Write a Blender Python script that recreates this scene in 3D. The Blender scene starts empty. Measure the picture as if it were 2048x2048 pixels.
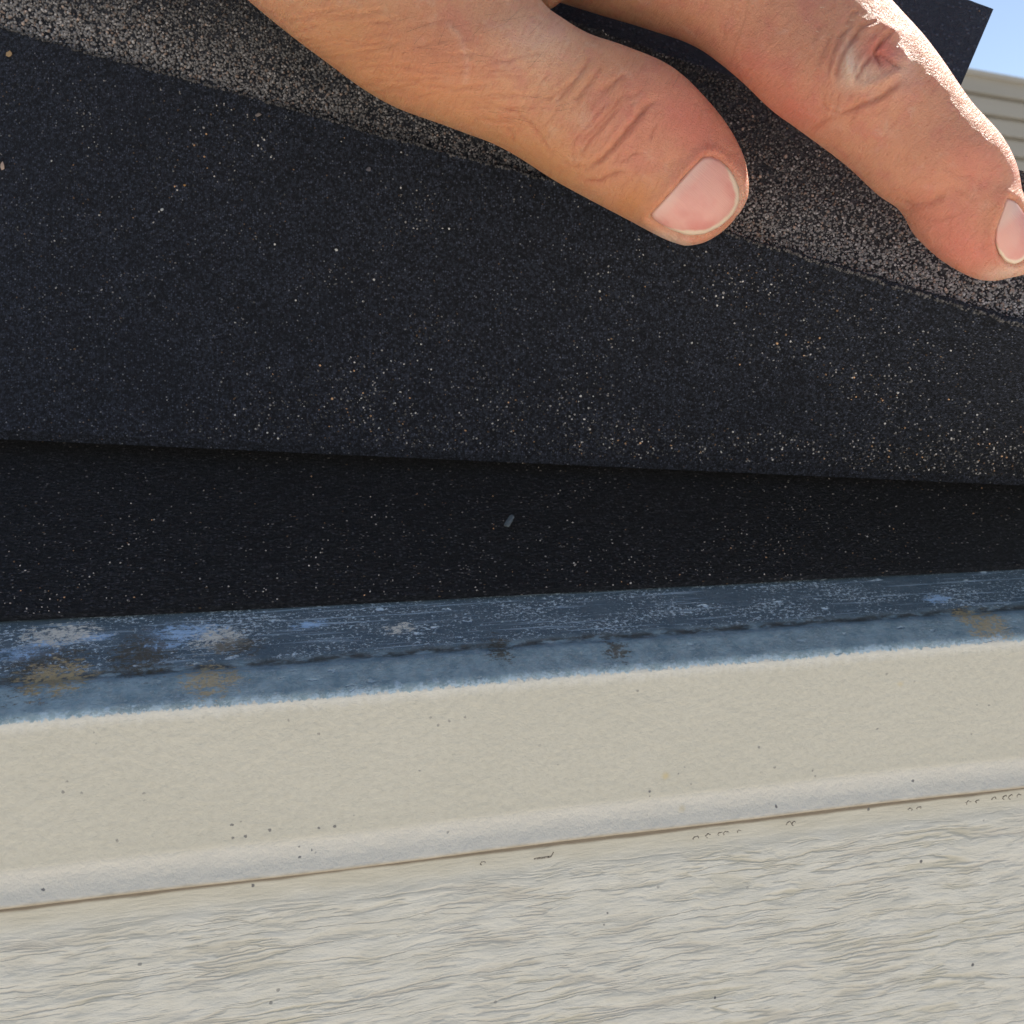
import bpy, bmesh, math, random
import numpy as np
from mathutils import Vector, Matrix
from mathutils.bvhtree import BVHTree
random.seed(4); rng = np.random.default_rng(4)
C = bpy.context.scene.collection
R = math.radians

# ------------------------------------------------------------ camera, sky, sun, exposure
F = 1893.0                                   # focal length in photograph pixels (2048 wide)
PITCH, YAW = R(-9.4), R(12.27)
fwd = np.array([math.sin(YAW)*math.cos(PITCH), math.cos(YAW)*math.cos(PITCH), math.sin(PITCH)])
rgt = np.array([math.cos(YAW), -math.sin(YAW), 0.0])
upv = np.cross(rgt, fwd)
ROLL = R(.45); rgt, upv = rgt*math.cos(ROLL)-upv*math.sin(ROLL), upv*math.cos(ROLL)+rgt*math.sin(ROLL)
def ray(px, py):
    return fwd + (px-1024)/F*rgt + (1024-py)/F*upv
_r = ray(1024, 1381); _r = _r/np.linalg.norm(_r)
CAM = -0.165*_r                              # the drip edge's bend runs through the world origin
def at(px, py, d):                           # point seen at a photograph pixel at depth d
    return CAM + d*ray(px, py)
def proj(P):
    Q = P - CAM; z = Q@fwd
    return 1024+F*(Q@rgt)/z, 1024-F*(Q@upv)/z, z

cam = bpy.data.cameras.new('camera'); camo = bpy.data.objects.new('camera', cam); C.objects.link(camo)
M = Matrix(((rgt[0], upv[0], -fwd[0], CAM[0]), (rgt[1], upv[1], -fwd[1], CAM[1]), (rgt[2], upv[2], -fwd[2], CAM[2]), (0,0,0,1)))
camo.matrix_world = M
cam.sensor_width = 36; cam.lens = 36*F/2048; cam.clip_start = 0.005; cam.clip_end = 2000
cam.dof.use_dof = True; cam.dof.focus_distance = 0.166; cam.dof.aperture_fstop = 42
sc = bpy.context.scene; sc.camera = camo
sc.view_settings.view_transform = 'Standard'; sc.view_settings.look = 'None'; sc.view_settings.gamma = 1
sc.view_settings.exposure = 1.1
SUN_EL, SUN_AZ = R(50), R(64)                # azimuth from +Y towards +X
w = bpy.data.worlds.new('World'); sc.world = w; w.use_nodes = True
nt = w.node_tree; bg = nt.nodes['Background']
sky = nt.nodes.new('ShaderNodeTexSky'); sky.sky_type = 'NISHITA'; sky.sun_disc = False
sky.sun_elevation = SUN_EL; sky.sun_rotation = SUN_AZ; sky.air_density = 1.0; sky.dust_density = 0.3; sky.ozone_density = 1.6
nt.links.new(sky.outputs[0], bg.inputs[0]); bg.inputs[1].default_value = 0.068
sl = bpy.data.lights.new('sun', 'SUN'); sl.energy = 4.2; sl.angle = R(0.5); sl.color = (1, .95, .87)
so = bpy.data.objects.new('sun', sl); C.objects.link(so)
sd = Vector((math.sin(SUN_AZ)*math.cos(SUN_EL), math.cos(SUN_AZ)*math.cos(SUN_EL), math.sin(SUN_EL)))
so.rotation_euler = sd.to_track_quat('Z', 'Y').to_euler(); so.location = (1, 2, 3)
try:
    sc.view_settings.use_white_balance = True
    sc.view_settings.white_balance_temperature = 6900; sc.view_settings.white_balance_tint = 13
except Exception: pass

# ------------------------------------------------------------ node helpers
class N:
    def __init__(s, name):
        s.m = bpy.data.materials.new(name); s.m.use_nodes = True; s.t = s.m.node_tree
        s.b = s.t.nodes['Principled BSDF']
    def n(s, typ, **kw):
        x = s.t.nodes.new('ShaderNode'+typ)
        for k, v in kw.items(): setattr(x, k, v)
        return x
    def put(s, sock, v):
        if hasattr(v, 'is_output'): s.t.links.new(v, sock)
        elif isinstance(v, (tuple, list)):
            sock.default_value = (tuple(v)+(1,))[:len(sock.default_value)] if len(sock.default_value) == 4 else tuple(v)
        else: sock.default_value = v
    def obj(s): return s.n('TexCoord').outputs['Object']
    def attr(s, name, out='Color'):
        a = s.n('Attribute'); a.attribute_name = name; return a.outputs[out]
    def mapv(s, v, scale=(1,1,1), loc=(0,0,0), rot=(0,0,0)):
        x = s.n('Mapping'); s.put(x.inputs[0], v); x.inputs['Scale'].default_value = scale
        x.inputs['Location'].default_value = loc; x.inputs['Rotation'].default_value = rot
        return x.outputs[0]
    def noise(s, v, scale, detail=4, rough=.55, dist=0, out=0):
        x = s.n('TexNoise'); s.put(x.inputs['Vector'], v); s.put(x.inputs['Scale'], scale)
        x.inputs['Detail'].default_value = detail; x.inputs['Roughness'].default_value = rough
        x.inputs['Distortion'].default_value = dist; return x.outputs[out]
    def voro(s, v, scale, out='Color', rnd=1, feature='F1'):
        x = s.n('TexVoronoi', feature=feature); s.put(x.inputs['Vector'], v); x.inputs['Scale'].default_value = scale
        x.inputs['Randomness'].default_value = rnd; return x.outputs[out]
    def math(s, op, a, b=0, c=0, clamp=False):
        x = s.n('Math', operation=op, use_clamp=clamp); s.put(x.inputs[0], a); s.put(x.inputs[1], b); s.put(x.inputs[2], c)
        return x.outputs[0]
    def ramp(s, v, lo, hi, a=0.0, b=1.0):
        x = s.n('MapRange', interpolation_type='SMOOTHSTEP'); s.put(x.inputs[0], v)
        for i, k in enumerate((lo, hi, a, b)): s.put(x.inputs[i+1], k)
        return x.outputs[0]
    def sep(s, v, i):
        x = s.n('SeparateXYZ'); s.put(x.inputs[0], v); return x.outputs[i]
    def comb(s, a, b, c=0):
        x = s.n('CombineXYZ'); s.put(x.inputs[0], a); s.put(x.inputs[1], b); s.put(x.inputs[2], c); return x.outputs[0]
    def mix(s, f, a, b, mode='MIX'):
        x = s.n('Mix', data_type='RGBA', blend_type=mode); s.put(x.inputs[0], f); s.put(x.inputs[6], a); s.put(x.inputs[7], b)
        return x.outputs[2]
    def bump(s, h, strength=.5, dist=.001, nrm=None):
        x = s.n('Bump'); s.put(x.inputs['Height'], h); x.inputs['Strength'].default_value = strength
        x.inputs['Distance'].default_value = dist
        if nrm is not None: s.put(x.inputs['Normal'], nrm)
        return x.outputs[0]
    def fin(s, col=None, rough=.6, nrm=None, spec=.5, **kw):
        if col is not None: s.put(s.b.inputs['Base Color'], col)
        s.put(s.b.inputs['Roughness'], rough); s.put(s.b.inputs['Specular IOR Level'], spec)
        if nrm is not None: s.put(s.b.inputs['Normal'], nrm)
        for k, v in kw.items(): s.put(s.b.inputs[k.replace('_', ' ')], v)
        return s.m

# ------------------------------------------------------------ mesh helpers
def mesh_obj(name, V, Fc, mat, parent=None, smooth=True):
    me = bpy.data.meshes.new(name); V = np.asarray(V, dtype=float)
    me.from_pydata(V.tolist(), [], [tuple(int(i) for i in f) for f in Fc])
    if smooth: me.polygons.foreach_set('use_smooth', np.ones(len(me.polygons), dtype=bool))
    me.update(); me.materials.append(mat)
    o = bpy.data.objects.new(name, me); C.objects.link(o)
    if parent: o.parent = parent
    return o
def uvset(o, UV, name='puv'):
    a = o.data.attributes.new(name, 'FLOAT_VECTOR', 'POINT')
    a.data.foreach_set('vector', np.asarray(UV, dtype=np.float32).reshape(-1))
def fset(o, v, name):
    a = o.data.attributes.new(name, 'FLOAT', 'POINT'); a.data.foreach_set('value', np.asarray(v, dtype=np.float32))
def cset(o, v, name):
    a = o.data.attributes.new(name, 'FLOAT_COLOR', 'POINT')
    v = np.asarray(v, dtype=np.float32); v = np.concatenate([v, np.ones((len(v), 1), np.float32)], 1)
    a.data.foreach_set('color', v.reshape(-1))
def tag(o, label, cat, group=None, kind=None):
    o['label'] = label; o['category'] = cat
    if group: o['group'] = group
    if kind: o['kind'] = kind
    return o
def empty(name, label, cat, loc=(0,0,0)):
    o = bpy.data.objects.new(name, None); C.objects.link(o); o.location = loc; o.empty_display_size = .01
    bpy.context.view_layer.update()
    return tag(o, label, cat)
def local(o, P): return np.asarray(P) - np.array(o.location)
def grid_faces(n, m, flip=False, off=0):
    i, j = np.meshgrid(np.arange(n-1), np.arange(m-1), indexing='ij'); a = off+i*m+j
    f = np.stack([a, a+m, a+m+1, a+1], -1).reshape(-1, 4)
    return f[:, ::-1] if flip else f
def grid_normals(G):
    du = np.gradient(G, axis=0); dv = np.gradient(G, axis=1); n = np.cross(du, dv)
    return n/np.maximum(np.linalg.norm(n, axis=-1, keepdims=True), 1e-12)
def slab(name, G, thick, mat, parent, toward):
    """a sheet of real thickness: front grid G (n,m,3), its back pushed away from 'toward', closed rim"""
    n, m, _ = G.shape; Nn = grid_normals(G)
    if ((Nn*(toward-G)).sum(-1)).mean() < 0: flip = True; Nn = -Nn
    else: flip = False
    B = G - Nn*thick
    V = np.concatenate([G.reshape(-1, 3), B.reshape(-1, 3)]); off = n*m
    Fc = [*grid_faces(n, m, flip), *grid_faces(n, m, not flip, off)]
    ring = [i*m for i in range(n)] + [(n-1)*m+j for j in range(1, m)] + [i*m+m-1 for i in range(n-2, -1, -1)] + [j for j in range(m-2, 0, -1)]
    for k in range(len(ring)):
        a, b = ring[k], ring[(k+1) % len(ring)]
        q = (a, b, b+off, a+off); Fc.append(q[::-1] if not flip else q)
    o = mesh_obj(name, V - (np.array(parent.location) if parent else 0), Fc, mat, parent)
    bm = bmesh.new(); bm.from_mesh(o.data); bmesh.ops.recalc_face_normals(bm, faces=bm.faces)
    for e in bm.edges:
        if len(e.link_faces) == 2 and e.link_faces[0].normal.angle(e.link_faces[1].normal, 0) > .7: e.smooth = False
    bm.to_mesh(o.data); bm.free()
    return o, Nn
def vnoise(x, y, seed=0):                     # smooth value noise, numpy
    r = np.random.default_rng(seed).random((257, 257))
    xi = np.floor(x).astype(int); yi = np.floor(y).astype(int); fx = x-xi; fy = y-yi
    fx = fx*fx*(3-2*fx); fy = fy*fy*(3-2*fy); xi %= 256; yi %= 256
    return (r[xi, yi]*(1-fx)+r[xi+1, yi]*fx)*(1-fy)+(r[xi, yi+1]*(1-fx)+r[xi+1, yi+1]*fx)*fy
def fbm(x, y, seed=0, o=4):
    s = 0; a = .5
    for k in range(o): s = s+a*vnoise(x*2**k, y*2**k, seed+k); a *= .5
    return s*1.07
def grains(name, P, Nn, size, col, mat, parent, sink=.25):
    """many little angular stones in one mesh; P, Nn (k,3), size (k,), col (k,3)"""
    t = (1+5**.5)/2
    I = np.array([(-1,t,0),(1,t,0),(-1,-t,0),(1,-t,0),(0,-1,t),(0,1,t),(0,-1,-t),(0,1,-t),(t,0,-1),(t,0,1),(-t,0,-1),(-t,0,1)], float)/1.9
    T = np.array([(0,11,5),(0,5,1),(0,1,7),(0,7,10),(0,10,11),(1,5,9),(5,11,4),(11,10,2),(10,7,6),(7,1,8),(3,9,4),(3,4,2),(3,2,6),(3,6,8),(3,8,9),(4,9,5),(2,4,11),(6,2,10),(8,6,7),(9,8,1)])
    k = len(P)
    A = rng.normal(size=(k, 3, 3)); Q, _ = np.linalg.qr(A)
    st = rng.uniform(.6, 1.25, size=(k, 1, 3))
    V = (I[None]*st*rng.uniform(.8, 1.15, size=(k, 12, 1)))@Q*size[:, None, None]*.5
    V = V + (P+Nn*size[:, None]*sink*.5)[:, None, :]
    Fc = (T[None]+12*np.arange(k)[:, None, None]).reshape(-1, 3)
    V = V.reshape(-1, 3) - (np.array(parent.location) if parent else 0)
    me = bpy.data.meshes.new(name); me.vertices.add(len(V)); me.vertices.foreach_set('co', V.reshape(-1))
    me.loops.add(len(Fc)*3); me.loops.foreach_set('vertex_index', Fc.reshape(-1).astype(np.int32))
    me.polygons.add(len(Fc)); me.polygons.foreach_set('loop_start', np.arange(len(Fc), dtype=np.int32)*3)
    me.update(calc_edges=True); me.materials.append(mat)
    o = bpy.data.objects.new(name, me); C.objects.link(o)
    if parent: o.parent = parent
    cset(o, np.repeat(col, 12, axis=0), 'tone'); o['kind'] = 'stuff'
    return o
def bilin(G, s, t):
    n, m = G.shape[:2]; x = s*(n-1); y = t*(m-1); i = np.minimum(x.astype(int), n-2); j = np.minimum(y.astype(int), m-2)
    fx = (x-i)[:, None]; fy = (y-j)[:, None]
    return (G[i, j]*(1-fx)+G[i+1, j]*fx)*(1-fy)+(G[i, j+1]*(1-fx)+G[i+1, j+1]*fx)*fy
def interp(pts, x):
    p = np.array(pts, float); return np.interp(x, p[:, 0], p[:, 1])

# ------------------------------------------------------------ materials
def m_asphalt(name, base, hi, speck, scale=1500, gloss=.55, spec=.5, stretch=(1, 1, 1), bumpd=.0012):
    a = N(name); o = a.mapv(a.obj(), stretch)
    n1 = a.noise(o, scale*1.0, 4, .8); n2 = a.noise(o, 55, 3); n3 = a.noise(o, scale*.16, 4, .6)
    v = a.voro(o, scale*1.5); vr = a.sep(v, 0); dist = a.voro(o, scale*1.5, 'Distance')
    col = a.mix(a.ramp(n1, .44, .62), base, hi)
    col = a.mix(a.ramp(n3, .5, .72, 0, .45), col, tuple(c*.45 for c in base))
    col = a.mix(a.ramp(n2, .45, .75, 0, .4), col, tuple(c*1.7 for c in base))
    g1 = a.math('MULTIPLY', a.ramp(vr, .55, 1.0), a.ramp(dist, .6, .2))          # mid-grey sand grains
    col = a.mix(a.math('MULTIPLY', g1, .8), col, tuple(c*2.6+.02 for c in hi))
    clump = a.noise(o, 100, 4, .65)
    th = a.ramp(clump, .38, .68, .997, .93)
    sm = a.math('MULTIPLY', a.ramp(a.sep(v, 1), th, a.math('ADD', th, .01)), a.ramp(dist, .45, .25))
    col = a.mix(sm, col, a.mix(a.ramp(a.sep(v, 2), .75, .8), speck, (.26, .16, .09)))
    h = a.math('ADD', n1, a.math('MULTIPLY', a.math('ADD', sm, a.math('MULTIPLY', g1, .7)), .35))
    return a.fin(col, gloss, a.bump(h, 1.0, bumpd), spec)
mat_under = m_asphalt('sanded_asphalt_back', (.004, .0052, .009), (.048, .056, .080), (.42, .42, .42), 1500, .55, .4, (1, 1, 1), .0022)
mat_starter = m_asphalt('starter_asphalt', (.004, .005, .007), (.032, .032, .038), (.42, .38, .35), 1500, .6, .35, (.6, 1, 1), .0018)
mat_band = m_asphalt('granule_bed_asphalt', (.025, .026, .031), (.085, .084, .09), (.16, .155, .15), 1100, .65, .3, (1, 1, 1), .0016)
mat_tab = m_asphalt('smooth_tab_asphalt', (.010, .014, .024), (.019, .024, .036), (.05, .05, .06), 900, .55, .45)
g = N('mineral_granule'); mat_grain = g.fin(g.attr('tone'), .55, None, .5)

def m_drip():
    a = N('weathered_drip_edge_paint'); uv = a.attr('puv', 'Vector')
    u = a.sep(uv, 0); v = a.sep(uv, 1)                # u along the eave, v: metres below the bend (negative = up the flange)
    uvs = a.mapv(uv, (1, 1, 1))
    fine = a.noise(uvs, 1300, 5, .7); med = a.noise(uvs, 260, 4, .6)
    # ---- beige paint
    beige = a.mix(a.noise(uvs, 45, 3), (.515, .485, .39), (.585, .55, .45))
    beige = a.mix(a.ramp(a.noise(uvs, 900, 2), .35, .75, 0, .3), beige, (.42, .39, .31))
    # tiny dark flecks and yellow spots, denser low down
    v1 = a.voro(uvs, 1500); d1 = a.voro(uvs, 1500, 'Distance')
    dens = a.ramp(a.noise(uvs, 70, 4, .6), .47, .76, 1.0, .94)
    hem = a.ramp(v, VHEM-.0004, VHEM+.0016)
    fl = a.math('MULTIPLY', a.ramp(a.sep(v1, 0), dens, a.math('ADD', dens, .01)), a.ramp(a.math('ADD', d1, a.math('MULTIPLY', a.noise(uvs, 2600, 3), .9)), 1.0, .75))
    hemcol = a.mix(a.noise(uvs, 90, 3), (.72, .655, .53), (.79, .725, .60))
    paint = a.mix(hem, beige, hemcol)
    paint = a.mix(a.math('MULTIPLY', fl, a.ramp(v, 0, .03, .45, .85)), paint, (.10, .10, .105))
    v2 = a.voro(uvs, 150); d2 = a.voro(uvs, 150, 'Distance')
    ye = a.math('MULTIPLY', a.ramp(a.sep(v2, 1), .945, .955), a.ramp(a.math('ADD', d2, a.math('MULTIPLY', med, .35)), .34, .14))
    paint = a.mix(a.math('MULTIPLY', ye, .6), paint, (.55, .40, .12))
    paint = a.mix(a.math('MULTIPLY', a.ramp(a.math('ADD', v, a.math('MULTIPLY', med, .0006)), VEND-.0002, VEND+.0006), .8), paint, (.24, .19, .12))  # lip end browned: shade beneath the hem painted into its colour
    # ---- bare chalky blue-grey flange, the sky's blue reflection painted into its colour
    vs = a.mapv(uv, (1, 2.2, 1))
    blue = a.mix(a.ramp(med, .3, .7), (.20, .29, .32), (.36, .47, .49))
    blue = a.mix(a.ramp(a.noise(uvs, 700, 4, .7), .40, .75, 0, .55), blue, (.46, .50, .48))
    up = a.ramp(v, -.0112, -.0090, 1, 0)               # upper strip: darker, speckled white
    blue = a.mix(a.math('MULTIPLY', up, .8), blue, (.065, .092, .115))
    vb = a.voro(vs, 900); db = a.voro(vs, 900, 'Distance')
    dn = a.ramp(a.noise(a.mapv(uv, (1, 3, 1)), 85, 3), .32, .62, .80, .25)
    wh = a.math('MULTIPLY', a.ramp(a.sep(vb, 0), dn, a.math('ADD', dn, .03)), a.ramp(db, .55, .25))
    vc = a.mapv(uv, (.75, 1.7, 1), (.3, .1, 0)); vc = a.comb(a.math('ADD', a.sep(vc, 0), a.math('MULTIPLY', a.noise(uvs, 500, 2), .003)), a.math('ADD', a.sep(vc, 1), a.math('MULTIPLY', a.noise(uvs, 480, 2), .003))); dc = a.voro(vc, 430, 'Distance'); dn2 = a.ramp(a.noise(a.mapv(uv, (1, 3, 1), (5, 1, 0)), 60, 3), .4, .7, .96, .80)
    wh2 = a.math('MULTIPLY', a.ramp(a.sep(a.voro(vc, 430), 0), dn2, a.math('ADD', dn2, .03)), a.ramp(a.math('ADD', dc, a.math('MULTIPLY', a.noise(uvs, 1600, 3), .5)), .62, .42))
    wh = a.math('MAXIMUM', wh, wh2)
    cl_ = a.noise(a.mapv(uv, (1, 2.5, 1), (2, 0, 0)), 75, 4, .6); wn = a.noise(a.mapv(uv, (.8, 1.3, 1)), 1500, 5, .8)
    th_ = a.ramp(cl_, .32, .64, .61, .505)
    wh = a.ramp(wn, th_, a.math('ADD', th_, .05)); wn2 = a.noise(a.mapv(uv, (.5, 1.5, 1), (1, 1, 0)), 330, 5, .6)
    wh = a.math('MAXIMUM', wh, a.math('MULTIPLY', a.ramp(wn2, .655, .70), .8)); wh = a.math('MAXIMUM', wh, wh2)
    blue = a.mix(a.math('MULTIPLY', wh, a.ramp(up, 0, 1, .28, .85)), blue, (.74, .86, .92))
    st = a.noise(a.mapv(uv, (45, 1500, 1)), 1, 5, .6)   # long horizontal streaks
    blue = a.mix(a.math('MULTIPLY', a.ramp(st, .54, .68, 0, .7), a.ramp(up, 0, 1, .25, 1)), blue, (.50, .62, .70))
    # lighter pale-blue smears (left) and one on the right, then earthy stains
    def spot(cu, cv, ru, rv, soft=.5):
        x = a.math('DIVIDE', a.math('SUBTRACT', u, cu), ru); y = a.math('DIVIDE', a.math('SUBTRACT', v, cv), rv)
        d = a.math('SQRT', a.math('ADD', a.math('MULTIPLY', x, x), a.math('MULTIPLY', y, y)))
        d = a.math('ADD', d, a.math('MULTIPLY', a.math('SUBTRACT', a.noise(a.mapv(uv, (.45, 1.3, 1)), 900, 5, .8), .5), 5.0))
        return a.ramp(d, 1.0, 1.0-soft)
    for px, py, rp, rq in ((95, 1298, 50, 8), (55, 1318, 55, 11), (370, 1276, 75, 14), (620, 1258, 30, 7), (1880, 1206, 30, 8), (330, 1302, 40, 6), (180, 1285, 40, 6)):
        cu, cv = FL(px, py)
        blue = a.mix(a.math('MULTIPLY', spot(cu, cv, rp*.000105, rq*.00018, .8), .9), blue, (.46, .66, .88))
    dirt = a.math('MULTIPLY', a.ramp(a.math('ABSOLUTE', a.math('ADD', v, a.math('ADD', .0093, a.math('MULTIPLY', a.math('SUBTRACT', a.noise(a.comb(u, 0, 0), 90, 4), .5), .0026)))), .0015, .0001),
                  a.ramp(a.noise(a.mapv(uv, (1, 2.5, 1)), 210, 5, .65), .36, .56))
    blue = a.mix(a.math('MULTIPLY', dirt, .85), blue, (.055, .045, .032))
    for px, py, rp, rq, cc in ((90, 1350, 75, 30, 1), (110, 1370, 60, 18, 0), (280, 1322, 60, 24, 1), (440, 1290, 55, 14, 2), (420, 1376, 55, 16, 0), (120, 1280, 70, 11, 2), (1000, 1314, 26, 16, 1), (1235, 1316, 26, 13, 1), (1975, 1262, 55, 22, 0), (1930, 1240, 30, 8, 0), (470, 1302, 60, 9, 1), (800, 1265, 30, 5, 2)):
        cu, cv = FL(px, py); c = ((.62, .45, .23), (.10, .075, .04), (.80, .75, .64))[cc]
        mot = a.ramp(a.noise(uvs, 900, 4, .7), .36, .52)
        blue = a.mix(a.math('MULTIPLY', a.math('MULTIPLY', spot(cu, cv, rp*.000088, rq*.00022, .35), mot), (.8, .8, .95)[cc]), blue, c)
    # pale feathered rim then the jagged paint line
    jag = a.math('MULTIPLY', a.math('SUBTRACT', a.noise(a.mapv(uv, (1, .35, 1)), 900, 4, .65), .5), .0030)
    jag = a.math('ADD', jag, a.math('MULTIPLY', a.math('SUBTRACT', a.noise(a.comb(u, 7, 0), 45, 3), .5), .0012))
    e = a.math('ADD', v, jag)
    rim = a.ramp(a.math('ADD', a.math('MULTIPLY', a.math('ADD', e, .0016), 300), a.math('MULTIPLY', a.math('SUBTRACT', a.noise(a.mapv(uv, (.8, 1, 1)), 560, 5, .7), .5), 2.6)), 0, .3, 0, .75)
    blue = a.mix(rim, blue, (.50, .62, .68))
    line = a.ramp(e, -.00065, -.00035)
    whiter = a.ramp(e, .0020, -.0004, 0, .45)  # paler top rim: sky light on the bend painted into the colour
    col = a.mix(line, blue, a.mix(whiter, paint, (.74, .72, .66)))
    h = a.math('ADD', a.math('MULTIPLY', fine, .5), a.math('MULTIPLY', a.noise(uvs, 420, 4), .9))
    h = a.math('ADD', h, a.math('MULTIPLY', a.math('SUBTRACT', 1, line), a.math('MULTIPLY', wh, .8)))
    nr = a.bump(h, .6, .0006)
    rough = a.ramp(line, 0, 1, .42, .6)
    return a.fin(col, rough, nr, .4)

def m_siding():
    a = N('wood_grain_siding'); o = a.obj(); p = a.comb(a.sep(o, 0), a.sep(o, 2), 0)
    warp = a.math('MULTIPLY', a.math('SUBTRACT', a.noise(a.mapv(p, (26, 26, 1)), 1, 3), .5), .0045)
    p2 = a.comb(a.sep(p, 0), a.math('ADD', a.sep(p, 1), warp), 0)
    n1 = a.noise(a.mapv(p2, (110, 360, 1)), 1, 4, .5, .3)
    n2 = a.noise(a.mapv(p2, (150, 850, 1), (3, 9, 0)), 1, 4, .65)
    amp = a.ramp(a.noise(a.mapv(p2, (24, 60, 1)), 1, 2), .25, .6, .4, 1)
    p3 = a.comb(a.sep(p2, 0), a.math('ADD', a.sep(p2, 1), a.math('MULTIPLY', a.noise(a.mapv(p, (300, 500, 1)), 1, 3, .6), .0009)), 0)
    nn = a.noise(a.mapv(p3, (14, 190, 1), (1, 2, 0)), 1, 3, .5, .2); nm = a.noise(a.mapv(p3, (22, 310, 1), (8, 3, 0)), 1, 3, .5, .2)
    wd = a.ramp(a.noise(a.mapv(p, (60, 200, 1), (4, 4, 0)), 1, 3), .38, .64, .012, .052)
    g1 = a.math('MULTIPLY', a.ramp(a.math('ABSOLUTE', a.math('SUBTRACT', nn, .5)), wd, 0), a.ramp(a.noise(a.mapv(p, (75, 190, 1), (7, 0, 0)), 1, 3), .36, .52))
    g1 = a.math('MAXIMUM', g1, a.math('MULTIPLY', a.math('MULTIPLY', a.ramp(a.math('ABSOLUTE', a.math('SUBTRACT', nm, .5)), wd, 0), a.ramp(a.noise(a.mapv(p, (90, 220, 1), (2, 5, 0)), 1, 3), .42, .54)), .8))
    g2 = a.ramp(n1, .47, .36)
    zz = a.sep(o, 2); fade = a.ramp(zz, ZH-0.0082, ZH-0.0047, 1, .08)
    gr = a.math('MULTIPLY', a.math('MAXIMUM', g1, a.math('MULTIPLY', g2, .36)), a.math('MULTIPLY', a.ramp(amp, .4, 1, .75, 1), fade))
    col = a.mix(a.ramp(a.noise(a.mapv(p2, (100, 300, 1), (5, 5, 0)), 1, 5, .65), .35, .65), (.535, .515, .44), (.60, .58, .505))
    green = a.ramp(a.noise(p, 30, 3), .40, .62)
    col = a.mix(a.math('MULTIPLY', gr, .6), col, a.mix(green, (.37, .34, .285), (.37, .34, .24)))
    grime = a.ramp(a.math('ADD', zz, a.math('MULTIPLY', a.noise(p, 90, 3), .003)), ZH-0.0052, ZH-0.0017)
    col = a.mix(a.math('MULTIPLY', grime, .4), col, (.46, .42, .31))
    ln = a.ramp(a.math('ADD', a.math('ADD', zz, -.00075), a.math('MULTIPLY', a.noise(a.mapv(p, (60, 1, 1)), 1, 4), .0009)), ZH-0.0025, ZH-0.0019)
    col = a.mix(a.math('MULTIPLY', ln, .85), col, (.15, .11, .07))  # dark brown line: shadow under the hem painted into the siding colour
    v1 = a.voro(p, 1500); d1 = a.voro(p, 1500, 'Distance')
    dn = a.ramp(a.noise(p, 60, 3), .5, .8, 1.0, .975)
    sp = a.math('MULTIPLY', a.ramp(a.sep(v1, 0), dn, 1), a.ramp(d1, .7, .4))
    col = a.mix(sp, col, (.12, .12, .12))
    h = a.math('ADD', a.math('MULTIPLY', a.math('SUBTRACT', 1, gr), 1.0), a.math('MULTIPLY', a.math('ADD', n1, a.noise(a.mapv(p2, (90, 300, 1)), 1, 4, .6)), a.math('MULTIPLY', fade, 1.6)))
    h = a.math('ADD', h, a.math('ADD', a.math('MULTIPLY', a.noise(p, 1500, 3), .18), a.math('MULTIPLY', a.noise(a.mapv(p2, (260, 1200, 1)), 1, 3), .45)))
    return a.fin(col, .6, a.bump(h, .40, .0009), .3)

# ------------------------------------------------------------ setting
g = N('pale_concrete'); o_ = g.obj()
gm = g.fin(g.mix(g.noise(o_, 3, 6), (.52, .51, .49), (.66, .64, .60)), .95, None, .1)  # unseen ground, made pale to bounce sunlight up onto the eave
gnd = mesh_obj('ground', [(-400, -400, -2.7), (400, -400, -2.7), (400, 400, -2.7), (-400, 400, -2.7)], [(0, 1, 2, 3)], gm)
gnd['kind'] = 'structure'

# roof slope, drip edge profile (y, z); the flange climbs at the roof pitch
TH = R(30); rs, rc = math.sin(TH), math.cos(TH)
XL, XR = -.55, .20                             # eave built from here to the rake on the right
def plane_hit(px, py, off):                    # ray onto the plane parallel to the roof, 'off' above the flange
    n = np.array([0, -rs, rc]); r = ray(px, py); t = (off-CAM@n)/(r@n); return CAM+t*r
def FL(px, py):
    P = plane_hit(px, py, 0); return P[0], -math.hypot(P[1], P[2])
def slope_pos(px, py, off=0): P = plane_hit(px, py, off); return P[0], (P[1]*rc+P[2]*rs)
print('flange to starter', [slope_pos(x, 1233-.0508*x) for x in (0, 1024, 2048)])
print('dirt line', [slope_pos(x, interp([(0,1335),(350,1311),(700,1288),(1050,1271),(1348,1249),(2048,1209)], x)) for x in (0, 1024, 2048)])
print('crease', [slope_pos(x, 875+.0464*x, .004) for x in (0, 1024, 2048)], [proj(plane_hit(x, 875+.0464*x, .004))[2] for x in (0,1024,2048)])
def face_hit(px, py, y):
    r = ray(px, py); t = (y-CAM[1])/r[1]; return CAM+t*r
zb = face_hit(1024, 1650, 0)[2]; print('face bottom', zb)
zh = face_hit(1024, 1724, -.0045)[2]; print('hem bottom', zh)

# profile: list of (y,z,v)
def arc(c, r, a0, a1, n): return [(c[0]+r*math.cos(a), c[1]+r*math.sin(a)) for a in np.linspace(a0, a1, n)]
prof = [(s*rc, s*rs) for s in np.linspace(.045, .0035, 60)]
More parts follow.
